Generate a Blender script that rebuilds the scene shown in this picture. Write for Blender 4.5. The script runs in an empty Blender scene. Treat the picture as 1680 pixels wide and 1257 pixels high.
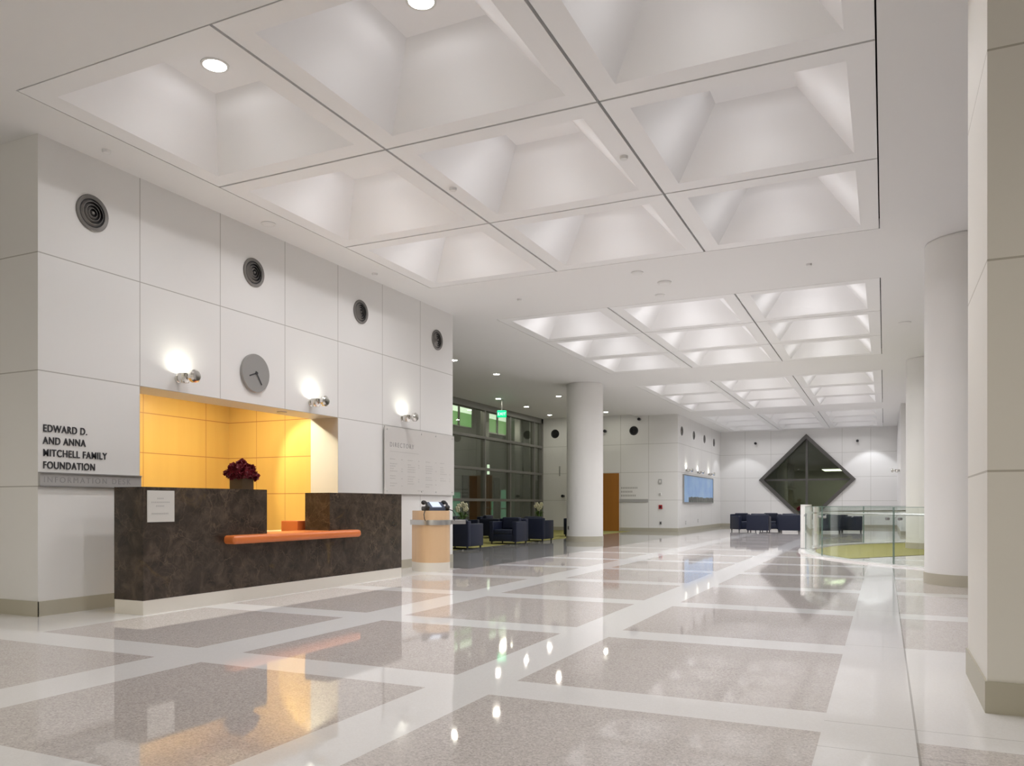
import bpy, bmesh, math, random
from mathutils import Vector, Matrix
random.seed(7)
PI = math.pi
SC = bpy.context.scene
COL = SC.collection

# ------------------------------------------------------------------ camera, world, exposure
cam_d = bpy.data.cameras.new('camera')
cam = bpy.data.objects.new('camera', cam_d); COL.objects.link(cam)
cam.location = (0, 0, 1.15)
cam.rotation_euler = (PI / 2, 0, math.radians(25.05))
cam_d.sensor_fit = 'HORIZONTAL'; cam_d.sensor_width = 36.0
cam_d.lens = 1307.0 / 1680.0 * 36.0
cam_d.shift_y = (828 - 628.5) / 1680.0
cam_d.clip_start = 0.05; cam_d.clip_end = 200
SC.camera = cam
w = bpy.data.worlds.new('night'); SC.world = w; w.use_nodes = True
w.node_tree.nodes['Background'].inputs[0].default_value = (0.02, 0.025, 0.03, 1)
w.node_tree.nodes['Background'].inputs[1].default_value = 0.5
SC.view_settings.view_transform = 'Standard'
SC.view_settings.look = 'None'
SC.view_settings.exposure = 0.1
SC.view_settings.gamma = 1.0
SC.view_settings.use_curve_mapping = False

COFFER_LIGHT = 20.0
COFFER_GLOW = 2.8
COFFER_SPOT = 136.0      # emission of the round lamps in the coffers
ROOM_LIGHT = 245.0        # warm lamps in the desk alcove
LOUNGE_LIGHT = 150.0
SCONCE_LIGHT = 50.0
HC = 4.956               # ceiling height

# ------------------------------------------------------------------ materials
def mat(name, col, rough=0.5, metal=0.0, emit=None, estr=0.0, spec=0.5, coat=0.0):
    m = bpy.data.materials.new(name); m.use_nodes = True
    b = m.node_tree.nodes['Principled BSDF']
    b.inputs['Base Color'].default_value = (*col, 1)
    b.inputs['Roughness'].default_value = rough
    b.inputs['Metallic'].default_value = metal
    b.inputs['Specular IOR Level'].default_value = spec
    b.inputs['Coat Weight'].default_value = coat
    if emit:
        b.inputs['Emission Color'].default_value = (*emit, 1)
        b.inputs['Emission Strength'].default_value = estr
    return m

class NT:
    """small helper to write node math"""
    def __init__(s, m):
        s.t = m.node_tree; s.n = s.t.nodes; s.l = s.t.links
        s.b = s.n['Principled BSDF']
        s._pos = None
    def new(s, typ, **kw):
        n = s.n.new(typ)
        for k, v in kw.items(): setattr(n, k, v)
        return n
    def set(s, sock, v):
        if hasattr(v, 'is_output') or isinstance(v, bpy.types.NodeSocket): s.l.new(v, sock)
        else: sock.default_value = v
    def m(s, op, a, b=0.0, c=0.0):
        n = s.new('ShaderNodeMath', operation=op)
        s.set(n.inputs[0], a); s.set(n.inputs[1], b); s.set(n.inputs[2], c)
        return n.outputs[0]
    def xyz(s):
        if s._pos is None:
            g = s.new('ShaderNodeNewGeometry'); sp = s.new('ShaderNodeSeparateXYZ')
            s.l.new(g.outputs['Position'], sp.inputs[0]); s._g = g
            s._pos = sp.outputs
        return s._pos
    def pos(s):
        s.xyz(); return s._g.outputs['Position']
    def lines(s, v, targets, eps):
        r = 0.0
        for i, t in enumerate(targets):
            c = s.m('COMPARE', v, t, eps)
            r = c if i == 0 else s.m('MAXIMUM', r, c)
        return r
    def mix(s, f, a, b):
        n = s.new('ShaderNodeMix', data_type='RGBA')
        s.set(n.inputs[0], f)
        for k, v in ((6, a), (7, b)):
            if isinstance(v, tuple): n.inputs[k].default_value = (*v, 1)
            else: s.l.new(v, n.inputs[k])
        return n.outputs[2]
    def noise(s, scale, detail=3.0, rough=0.5, dist=0.0, vec=None):
        n = s.new('ShaderNodeTexNoise')
        n.inputs['Scale'].default_value = scale; n.inputs['Detail'].default_value = detail
        n.inputs['Roughness'].default_value = rough; n.inputs['Distortion'].default_value = dist
        s.l.new(vec if vec is not None else s.pos(), n.inputs['Vector'])
        return n.outputs['Fac']
    def ramp(s, v, stops):
        n = s.new('ShaderNodeValToRGB'); e = n.color_ramp.elements
        while len(e) < len(stops): e.new(0.5)
        for el, (p, c) in zip(e, stops):
            el.position = p; el.color = (*c, 1)
        s.l.new(v, n.inputs[0]); return n.outputs[0]
    def base(s, c): s.l.new(c, s.b.inputs['Base Color'])

def panel_mat(name, col, joint, axis, vs, zs, eps=0.005, rough=0.45):
    """panelled wall: thin recessed joints at the given coordinates"""
    m = mat(name, col, rough, spec=0.35); t = NT(m); p = t.xyz()
    f = t.lines(p['Z'], zs, eps)
    if vs: f = t.m('MAXIMUM', f, t.lines(p[axis], vs, eps))
    t.base(t.mix(f, col, joint)); return m

WALL = (0.80, 0.79, 0.77)
JZ = [1.338, 2.532, 3.745]
M = {}
M['wall'] = mat('white_wall', WALL, 0.5, spec=0.3)
M['wall_desk'] = panel_mat('wall_panels', WALL, (0.46, 0.44, 0.41), 'Y',
                           [6.575, 7.815, 9.055, 10.29, 11.525, 12.765], JZ, 0.0055)
M['wall_return'] = panel_mat('wall_panels_return', WALL, (0.46, 0.44, 0.41), 'X', [], JZ, 0.0055)
M['wall_far'] = panel_mat('wall_panels_far', WALL, (0.5, 0.49, 0.46), 'X',
                          [-12.8, -11.6, -10.36, -9.12], JZ, 0.008)
M['wall_map'] = panel_mat('wall_panels_map', WALL, (0.5, 0.49, 0.46), 'Y',
                          [35.7, 38.1, 40.5], JZ, 0.008)
M['wall_end'] = panel_mat('wall_panels_end', WALL, (0.55, 0.54, 0.5), 'X',
                          [-6.6, -5.3, -1.9, -0.6], JZ, 0.008)
M['wall_pier'] = panel_mat('wall_panels_pier', (0.79, 0.765, 0.71), (0.48, 0.45, 0.39), 'X', [], [1.335, 2.50, 3.66], 0.006)
M['ceiling'] = mat('ceiling_paint', (0.80, 0.793, 0.785), 0.6, spec=0.2)
M['coffer'] = mat('coffer_paint', (0.86, 0.855, 0.855), 0.45, spec=0.3)
M['plenum'] = mat('plenum_dark', (0.03, 0.03, 0.03), 0.9)
M['base'] = mat('baseboard_stone', (0.48, 0.45, 0.36), 0.4)
M['plinth'] = mat('plinth_stone', (0.78, 0.74, 0.66), 0.3)
M['steel'] = mat('brushed_steel', (0.60, 0.60, 0.59), 0.32, 0.9)
M['chrome'] = mat('chrome', (0.78, 0.77, 0.74), 0.12, 1.0)
M['grey_metal'] = mat('grey_metal', (0.36, 0.355, 0.345), 0.4, 0.6)
M['vent_metal'] = mat('vent_metal', (0.22, 0.21, 0.20), 0.4, 0.5)
M['frame'] = mat('window_frame', (0.23, 0.225, 0.21), 0.4, 0.3)
M['diamond_frame'] = mat('diamond_frame_grey', (0.105, 0.10, 0.092), 0.4, 0.2)
M['black'] = mat('black_plastic', (0.018, 0.018, 0.020), 0.4)
M['ink'] = mat('letter_black', (0.035, 0.035, 0.04), 0.5)
M['grey_ink'] = mat('letter_grey', (0.30, 0.295, 0.29), 0.5)
M['faint_ink'] = mat('letter_faint', (0.48, 0.465, 0.44), 0.5)
M['navy'] = mat('navy_leather', (0.011, 0.015, 0.034), 0.45, spec=0.35)
M['navy2'] = mat('navy_leather_cushion', (0.017, 0.022, 0.042), 0.45, spec=0.35)
M['orange'] = mat('orange_counter', (0.66, 0.175, 0.040), 0.35)
M['paper'] = mat('notice_paper', (0.62, 0.60, 0.56), 0.5)
M['clock'] = mat('clock_face', (0.34, 0.335, 0.32), 0.45, 0.3)
M['vase'] = mat('dark_vase', (0.10, 0.055, 0.02), 0.35)
M['green_leaf'] = mat('leaf_green', (0.06, 0.12, 0.02), 0.5)
M['cream_petal'] = mat('cream_petal', (0.75, 0.72, 0.52), 0.6)
M['red_case'] = mat('alarm_red', (0.42, 0.02, 0.03), 0.4)
M['white_plastic'] = mat('white_plastic', (0.72, 0.71, 0.68), 0.4)
M['grey_plastic'] = mat('grey_plastic', (0.42, 0.41, 0.40), 0.4)
M['slate'] = mat('phone_slate', (0.07, 0.09, 0.14), 0.4)
M['screen'] = mat('phone_screen', (0.4, 0.45, 0.5), 0.3, emit=(0.75, 0.85, 1.0), estr=0.55)
M['clear_acrylic'] = mat('frosted_directory', (0.66, 0.64, 0.61), 0.25, spec=0.5)
M['lamp'] = mat('coffer_lamp', (1, 1, 1), 0.5, emit=(1.0, 0.965, 0.955), estr=COFFER_LIGHT)
M['lamp_lounge'] = mat('lounge_lamp', (1, 1, 1), 0.5, emit=(1.0, 0.98, 0.84), estr=LOUNGE_LIGHT)
M['lamp_warm'] = mat('alcove_lamp', (1, 1, 1), 0.5, emit=(1.0, 0.90, 0.66), estr=ROOM_LIGHT)
M['lamp_sconce'] = mat('sconce_lamp', (1, 1, 1), 0.5, emit=(1.0, 0.99, 0.86), estr=SCONCE_LIGHT)
M['exit'] = mat('exit_green', (0.0, 0.3, 0.12), 0.4, emit=(0.0, 0.75, 0.28), estr=0.8)
M['exit_text'] = mat('exit_letters', (0.5, 0.9, 0.6), 0.4, emit=(0.45, 1.0, 0.6), estr=1.6)
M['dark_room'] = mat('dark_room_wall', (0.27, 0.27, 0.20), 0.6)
M['facade'] = mat('facade_grey', (0.17, 0.165, 0.155), 0.7)
M['green_lit'] = mat('lit_window_green', (0.1, 0.2, 0.1), 0.5, emit=(0.30, 0.62, 0.22), estr=0.62)
M['white_lit'] = mat('lit_ceiling_strip', (0.6, 0.7, 0.6), 0.5, emit=(0.80, 1.0, 0.80), estr=1.15)
M['panel_lit'] = mat('panel_lens', (0.6, 0.7, 0.6), 0.5, emit=(0.90, 1.0, 0.74), estr=3.2)
M['teal_lit'] = mat('lit_doorway_teal', (0.1, 0.2, 0.15), 0.5, emit=(0.12, 0.34, 0.22), estr=0.4)
M['outside_ground'] = mat('outside_paving', (0.15, 0.15, 0.14), 0.8)
M['kerb'] = mat('white_kerb_stone', (0.82, 0.80, 0.78), 0.15)
M['carpet'] = mat('olive_carpet', (0.30, 0.28, 0.10), 0.9, spec=0.1)
M['table_top'] = mat('grey_table_top', (0.30, 0.30, 0.28), 0.25)

def glass_mat(name, tint, rough=0.0, edge=0.0):
    m = bpy.data.materials.new(name); m.use_nodes = True
    t = m.node_tree; t.nodes.clear()
    o = t.nodes.new('ShaderNodeOutputMaterial'); mx = t.nodes.new('ShaderNodeMixShader')
    tr = t.nodes.new('ShaderNodeBsdfTransparent'); gl = t.nodes.new('ShaderNodeBsdfGlossy')
    fr = t.nodes.new('ShaderNodeFresnel'); g = t.nodes.new('ShaderNodeNewGeometry')
    mr = t.nodes.new('ShaderNodeMapRange'); mr.inputs[3].default_value = 1.5; mr.inputs[4].default_value = 1 / 1.5
    t.links.new(g.outputs['Backfacing'], mr.inputs[0]); t.links.new(mr.outputs[0], fr.inputs[0])
    tr.inputs[0].default_value = (*tint, 1); gl.inputs[0].default_value = (0.95, 1, 0.97, 1)
    gl.inputs['Roughness'].default_value = rough
    t.links.new(fr.outputs[0], mx.inputs[0]); t.links.new(tr.outputs[0], mx.inputs[1])
    t.links.new(gl.outputs[0], mx.inputs[2]); t.links.new(mx.outputs[0], o.inputs[0])
    return m
M['glass'] = glass_mat('clear_glass', (0.965, 0.985, 0.97))
M['glass_dark'] = glass_mat('tinted_window_glass', (0.80, 0.82, 0.76))
M['glass_edge'] = mat('glass_edge_green', (0.20, 0.29, 0.25), 0.15)
M['lens'] = mat('sconce_lens', (0.55, 0.62, 0.35), 0.2)

def make_floor():
    m = mat('terrazzo_floor', (0.6, 0.58, 0.54), 0.06, spec=0.75); t = NT(m); p = t.xyz()
    x, y = p['X'], p['Y']
    # longitudinal and cross bands of white terrazzo
    f = t.m('COMPARE', x, -4.755, 0.235)
    f = t.m('MAXIMUM', f, t.m('COMPARE', x, -2.393, 0.222))
    f = t.m('MAXIMUM', f, t.m('COMPARE', x, -0.075, 0.215))
    yy = t.m('ADD', t.m('MODULO', t.m('ADD', y, 23.1 - 4.515 + 1.155), 2.31), -1.155)
    f = t.m('MAXIMUM', f, t.m('COMPARE', yy, 0.0, t.m('SUBTRACT', 0.212, t.m('MULTIPLY', y, 0.0015))))
    # plain light border along the desk wall, pale field round the pier
    f = t.m('MAXIMUM', f, t.m('MULTIPLY', t.m('LESS_THAN', x, -6.88), t.m('LESS_THAN', y, 13.0)))
    f = t.m('MAXIMUM', f, t.m('MULTIPLY', t.m('GREATER_THAN', x, 0.14),
                              t.m('COMPARE', y, 5.705, 1.395)))
    lounge = t.m('MULTIPLY', t.m('LESS_THAN', x, -6.72), t.m('GREATER_THAN', y, 12.6))
    f = t.m('MULTIPLY', f, t.m('SUBTRACT', 1.0, lounge))
    # aggregate speckle
    vor = t.new('ShaderNodeTexVoronoi'); vor.inputs['Scale'].default_value = 120.0
    t.l.new(t.pos(), vor.inputs['Vector'])
    sp = t.new('ShaderNodeSeparateColor'); t.l.new(vor.outputs['Color'], sp.inputs[0])
    chips = t.ramp(sp.outputs[0], [(0.0, (0.46, 0.42, 0.395)), (0.35, (0.59, 0.54, 0.515)),
                                   (0.7, (0.64, 0.59, 0.565)), (1.0, (0.74, 0.69, 0.66))])
    cl = t.noise(1.3, 4.0)
    chips = t.mix(t.m('MULTIPLY', t.m('SUBTRACT', cl, 0.4), 0.5), chips, (0.66, 0.62, 0.59))
    white = t.mix(sp.outputs[1], (0.83, 0.815, 0.805), (0.87, 0.86, 0.855))
    c = t.mix(f, chips, white)
    c = t.mix(lounge, c, (0.30, 0.295, 0.275))  # grey paints in the dark lounge mirrored by the polished floor
    # thin divider strips
    j = t.m('COMPARE', x, 0.145, 0.0055)
    j = t.m('MAXIMUM', j, t.m('MULTIPLY', t.m('GREATER_THAN', x, -0.29), t.lines(y, [4.06, 4.55, 7.1, 9.5], 0.003)))
    j = t.m('MULTIPLY', j, t.m('LESS_THAN', y, 17.0))
    c = t.mix(t.m('MULTIPLY', j, 0.55), c, (0.16, 0.15, 0.13))
    t.base(c)
    rr = t.noise(0.8, 2.0)
    t.l.new(t.m('ADD', 0.022, t.m('MULTIPLY', rr, 0.035)), t.b.inputs['Roughness'])
    return m
M['floor'] = make_floor()

def make_marble():
    m = mat('brown_marble', (0.05, 0.035, 0.025), 0.22, spec=0.4); t = NT(m)
    n1 = t.noise(5.0, 8.0, 0.62, 0.6)
    base = t.ramp(n1, [(0.3, (0.022, 0.016, 0.012)), (0.5, (0.050, 0.037, 0.027)), (0.68, (0.095, 0.068, 0.048))])
    # warped thin veins
    off = t.new('ShaderNodeTexNoise'); off.inputs['Scale'].default_value = 3.0; off.inputs['Detail'].default_value = 6
    t.l.new(t.pos(), off.inputs['Vector'])
    va = t.new('ShaderNodeVectorMath', operation='MULTIPLY_ADD')
    t.l.new(off.outputs['Color'], va.inputs[0]); va.inputs[1].default_value = (0.55, 0.55, 0.55); t.l.new(t.pos(), va.inputs[2])
    c = base
    for sc, w, col, fac in ((2.6, 0.020, (0.20, 0.135, 0.09), 0.55), (7.5, 0.05, (0.13, 0.09, 0.06), 0.6)):
        v = t.new('ShaderNodeTexVoronoi', feature='DISTANCE_TO_EDGE'); v.inputs['Scale'].default_value = sc
        t.l.new(va.outputs[0], v.inputs['Vector'])
        e = t.m('MULTIPLY', t.m('SUBTRACT', 1.0, t.m('MINIMUM', t.m('DIVIDE', v.outputs['Distance'], w), 1.0)), fac)
        br = t.m('MULTIPLY', e, t.m('SUBTRACT', t.m('MULTIPLY', t.noise(2.2, 3.0), 2.6), 0.75))
        n = t.new('ShaderNodeClamp'); t.l.new(br, n.inputs[0])
        c = t.mix(n.outputs[0], c, col)
    # a few golden blotches
    g = t.noise(1.7, 6.0, 0.6, 1.0)
    gn = t.new('ShaderNodeClamp'); t.l.new(t.m('MULTIPLY', t.m('SUBTRACT', g, 0.64), 8.0), gn.inputs[0])
    c = t.mix(t.m('MULTIPLY', gn.outputs[0], 0.5), c, (0.22, 0.13, 0.035))
    t.base(c); return m
M['marble'] = make_marble()

def make_wood(name, c1, c2, axis='Z', scale=6.0, joints=None, jcol=(0.3, 0.14, 0.04), rough=0.35):
    m = mat(name, c1, rough); t = NT(m); p = t.xyz()
    mp = t.new('ShaderNodeMapping'); t.l.new(t.pos(), mp.inputs[0])
    s = {'Z': (scale, scale, scale * 0.06), 'X': (scale * 0.06, scale, scale), 'Y': (scale, scale * 0.06, scale)}[axis]
    mp.inputs['Scale'].default_value = s
    f = t.noise(1.0, 5.0, 0.55, 0.3, mp.outputs[0])
    c = t.mix(f, c1, c2)
    if joints:
        j = 0.0
        for i, (ax, vals, e) in enumerate(joints):
            l = t.lines(p[ax], vals, e); j = l if i == 0 else t.m('MAXIMUM', j, l)
        c = t.mix(j, c, jcol)
    t.base(c); return m
M['maple_back'] = make_wood('maple_panels', (0.52, 0.325, 0.085), (0.59, 0.385, 0.11), 'Z', 5.0,
                            [('Z', [1.33, 1.935, 2.54], 0.006), ('Y', [7.32, 8.55, 9.78], 0.005)])
M['maple_side'] = make_wood('maple_panels_side', (0.52, 0.325, 0.085), (0.59, 0.385, 0.11), 'Z', 5.0,
                            [('Z', [1.33, 1.935, 2.54], 0.006), ('X', [-9.54, -8.93], 0.004)])
M['maple'] = make_wood('maple_veneer', (0.66, 0.43, 0.24), (0.76, 0.54, 0.33), 'Z', 7.0)
M['door_wood'] = make_wood('door_veneer', (0.34, 0.13, 0.020), (0.44, 0.18, 0.03), 'Z', 4.0)

def make_red_petal():
    m = mat('red_petal', (0.30, 0.008, 0.02), 0.6); t = NT(m)
    f = t.noise(60.0, 2.0)
    t.base(t.ramp(f, [(0.3, (0.07, 0.001, 0.005)), (0.7, (0.24, 0.006, 0.02))])); return m
M['red_petal'] = make_red_petal()

def make_picture():
    m = mat('lake_panel', (0.3, 0.5, 0.9), 0.35); t = NT(m); p = t.xyz()
    n = t.noise(0.9, 5.0, 0.6, 0.5)
    sky = t.ramp(n, [(0.3, (0.25, 0.47, 0.86)), (0.55, (0.38, 0.60, 0.92)), (0.75, (0.55, 0.74, 0.96))])
    edge = t.noise(2.5, 3.0)
    band = t.m('LESS_THAN', p['Z'], t.m('ADD', 1.40, t.m('MULTIPLY', edge, 0.16)))
    band = t.m('MULTIPLY', band, t.m('GREATER_THAN', p['Y'], 35.1))
    dk = t.ramp(t.noise(4.0, 4.0), [(0.35, (0.03, 0.04, 0.04)), (0.65, (0.16, 0.17, 0.14))])
    t.base(t.mix(band, sky, dk)); return m
M['picture'] = make_picture()

# ------------------------------------------------------------------ mesh helpers
def BM(): return bmesh.new()
def box(bm, x0, x1, y0, y1, z0, z1, bev=0.0, seg=2, mtx=None):
    r = bmesh.ops.create_cube(bm, size=1.0)
    for v in r['verts']:
        v.co = Vector(((x0 + x1) / 2 + v.co.x * (x1 - x0), (y0 + y1) / 2 + v.co.y * (y1 - y0), (z0 + z1) / 2 + v.co.z * (z1 - z0)))
    vs = r['verts']
    if bev > 0:
        es = list({e for v in vs for e in v.link_edges})
        rb = bmesh.ops.bevel(bm, geom=es, offset=bev, segments=seg, affect='EDGES', profile=0.5)
        vs = list({v for f in rb['faces'] for v in f.verts} | {v for v in vs if v.is_valid})
    if mtx is not None: bmesh.ops.transform(bm, matrix=mtx, verts=vs)
    return vs
def lathe(bm, prof, seg=32, mtx=None):
    """prof: list of (r, z)"""
    rings = []
    for r, z in prof:
        if r < 1e-6: rings.append([bm.verts.new((0, 0, z))])
        else: rings.append([bm.verts.new((r * math.cos(2 * PI * i / seg), r * math.sin(2 * PI * i / seg), z)) for i in range(seg)])
    for a, b in zip(rings, rings[1:]):
        for i in range(seg):
            j = (i + 1) % seg
            if len(a) == 1 and len(b) == 1: continue
            if len(a) == 1: bm.faces.new((a[0], b[i], b[j]))
            elif len(b) == 1: bm.faces.new((a[i], a[j], b[0]))
            else: bm.faces.new((a[i], a[j], b[j], b[i]))
    vs = [v for r in rings for v in r]
    if mtx is not None: bmesh.ops.transform(bm, matrix=mtx, verts=vs)
    return vs
def cyl(bm, c, r, h, seg=24, axis='Z', r2=None):
    r2 = r if r2 is None else r2
    R = {'Z': Matrix.Identity(4), 'X': Matrix.Rotation(PI / 2, 4, 'Y'), 'Y': Matrix.Rotation(-PI / 2, 4, 'X')}[axis]
    return lathe(bm, [(0, 0), (r, 0), (r2, h), (0, h)], seg, Matrix.Translation(c) @ R)
def tube(bm, pts, r, seg=8, caps=True):
    pts = [Vector(p) for p in pts]; rings = []
    for i, p in enumerate(pts):
        d = (pts[min(i + 1, len(pts) - 1)] - pts[max(i - 1, 0)]).normalized()
        u = d.cross(Vector((0, 0, 1)))
        if u.length < 1e-3: u = d.cross(Vector((1, 0, 0)))
        u.normalize(); v = d.cross(u)
        rings.append([bm.verts.new(p + r * (math.cos(2 * PI * k / seg) * u + math.sin(2 * PI * k / seg) * v)) for k in range(seg)])
    for a, b in zip(rings, rings[1:]):
        for k in range(seg): bm.faces.new((a[k], a[(k + 1) % seg], b[(k + 1) % seg], b[k]))
    if caps:
        bm.faces.new(rings[0][::-1]); bm.faces.new(rings[-1])
def prism(bm, pts, d0, d1, axis='X'):
    """extrude a 2-D outline (other two axes in order) along axis from d0 to d1"""
    def mk(p, d): return {'X': (d, p[0], p[1]), 'Y': (p[0], d, p[1]), 'Z': (p[0], p[1], d)}[axis]
    a = [bm.verts.new(mk(p, d0)) for p in pts]; b = [bm.verts.new(mk(p, d1)) for p in pts]
    fa = bm.faces.new(a); fb = bm.faces.new(b[::-1])
    n = len(pts)
    for i in range(n): bm.faces.new((a[i], b[i], b[(i + 1) % n], a[(i + 1) % n]))
    return a + b
def blob(bm, c, r, sub=2, squash=(1, 1, 1), jit=0.0):
    res = bmesh.ops.create_icosphere(bm, subdivisions=sub, radius=1.0)
    for v in res['verts']:
        k = 1 + random.uniform(-jit, jit)
        v.co = Vector((c[0] + v.co.x * r * squash[0] * k, c[1] + v.co.y * r * squash[1] * k, c[2] + v.co.z * r * squash[2] * k))
def obj(name, bm, m, parent=None, smooth=None, loc=None):
    me = bpy.data.meshes.new(name)
    bmesh.ops.recalc_face_normals(bm, faces=bm.faces[:])
    bm.to_mesh(me); bm.free()
    if isinstance(m, (list, tuple)):
        for q in m: me.materials.append(q)
    else: me.materials.append(m)
    if smooth is not None:
        for p in me.polygons: p.use_smooth = True
        me.set_sharp_from_angle(angle=math.radians(smooth))
    o = bpy.data.objects.new(name, me); COL.objects.link(o)
    if parent: o.parent = parent
    if loc: o.location = loc
    return o
def thing(name, label, cat, loc=(0, 0, 0), rz=0.0, group=None):
    o = bpy.data.objects.new(name, None); COL.objects.link(o)
    o.empty_display_size = 0.1
    o.location = loc; o.rotation_euler = (0, 0, rz); o['label'] = label; o['category'] = cat
    if group: o['group'] = group
    return o
def tag(o, label, cat, group=None):
    o['label'] = label; o['category'] = cat
    if group: o['group'] = group
    return o
def struct(name, bm, m, parent=None, smooth=None):
    o = obj(name, bm, m, parent, smooth)
    if not parent: o['kind'] = 'structure'
    return o
def dup(root, loc, rz=None, label=None, group=None):
    r = root.copy(); COL.objects.link(r); r.location = loc
    if rz is not None: r.rotation_euler = (0, 0, rz)
    if label: r['label'] = label
    if group: r['group'] = group
    for ch in list(root.children):
        c = ch.copy(); COL.objects.link(c); c.parent = r
        for g in ch.children:
            d = g.copy(); COL.objects.link(d); d.parent = c
    return r
def text_mesh(name, body, size, m, mtx, parent=None, depth=0.004, spacing=1.0, offset=0.0):
    cu = bpy.data.curves.new(name, 'FONT'); cu.body = body; cu.size = size
    cu.extrude = depth; cu.space_character = spacing; cu.offset = offset
    t = bpy.data.objects.new(name, cu); COL.objects.link(t)
    bpy.context.view_layer.update()
    me = bpy.data.meshes.new_from_object(t)
    bpy.data.objects.remove(t); bpy.data.curves.remove(cu)
    me.name = name; me.transform(mtx); me.materials.clear(); me.materials.append(m)
    o = bpy.data.objects.new(name, me); COL.objects.link(o)
    if parent: o.parent = parent
    return o
# text read from the +X side: runs along +Y, up +Z
ON_X = Matrix(((0, 0, 1, 0), (1, 0, 0, 0), (0, 1, 0, 0), (0, 0, 0, 1)))
# text read from the -Y side: runs along +X, up +Z
ON_Y = Matrix(((1, 0, 0, 0), (0, 0, -1, 0), (0, 1, 0, 0), (0, 0, 0, 1)))
RX = Matrix.Rotation(PI / 2, 4, 'Y')        # lathe axis -> +X
RY = Matrix.Rotation(PI / 2, 4, 'X')        # lathe axis -> -Y

# ------------------------------------------------------------------ floor, ceiling, walls
b = BM(); box(b, -14.2, 13.2, -9.2, 43.1, -0.2, 0.0); struct('floor', b, M['floor'])

TRAYS = [(4.70, 12.10), (14.72, 22.20), (24.80, 32.70), (34.75, 42.30)]
TX0, TX1 = -7.235, -0.055
b = BM()
T = 0.14
box(b, -9.75, TX0, -9.2, 33.5, HC, HC + T); box(b, TX1, 13.2, -9.2, 33.5, HC, HC + T)
box(b, -8.1, TX0, 33.5, 43.1, HC, HC + T); box(b, TX1, 0.9, 33.5, 43.1, HC, HC + T)
ys = [-9.2] + [v for t in TRAYS for v in t] + [43.1]
for i in range(0, len(ys), 2): box(b, TX0, TX1, ys[i], ys[i + 1], HC, HC + T)
struct('ceiling', b, M['ceiling'])
b = BM(); box(b, -14.2, -9.75, -9.2, 33.5, HC + 0.07, HC + 0.2); struct('ceiling', b, M['ceiling'])
b = BM(); box(b, -14.2, 13.2, -9.2, 43.1, HC + 1.1, HC + 1.2); struct('ceiling', b, M['plenum'])

def coffer_mesh(wx, wy):
    """one tray panel: flat border, four sloping sides, square top plate; its centre is the origin"""
    bm = BM(); hx, hy = wx / 2, wy / 2; br = 0.225; s = 0.42; up = 0.575
    def ring(a, c, z): return [bm.verts.new((x * a, y * c, z)) for x, y in ((-1, -1), (1, -1), (1, 1), (-1, 1))]
    r0 = ring(hx, hy, 0.12); r1 = ring(hx, hy, 0.0); r2 = ring(hx - br, hy - br, 0.0); r3 = ring(s, s, up)
    for a, c in ((r0, r1), (r1, r2), (r2, r3)):
        for i in range(4): bm.faces.new((a[i], a[(i + 1) % 4], c[(i + 1) % 4], c[i]))
    n = 24; can = [bm.verts.new((0.125 * math.cos(2 * PI * i / n), 0.125 * math.sin(2 * PI * i / n), up)) for i in range(n)]
    top = [bm.verts.new((v.co.x, v.co.y, up + 0.16)) for v in can]
    for i in range(n): bm.faces.new((can[i], can[(i + 1) % n], top[(i + 1) % n], top[i]))
    bm.faces.new(top)
    corner = [2, 3, 0, 1]                     # corner that closes each quarter of the plate
    q = n // 4
    for k in range(4):
        c = r3[corner[k]]
        for i in range(k * q, (k + 1) * q): bm.faces.new((can[i], can[(i + 1) % n], c))
        bm.faces.new((can[((k + 1) * q) % n], r3[corner[(k + 1) % 4]], c))
    return bm
lamp_first = None
rows = ['first', 'second', 'third']; colsn = ['desk-side', 'middle', 'column-side']
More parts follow.
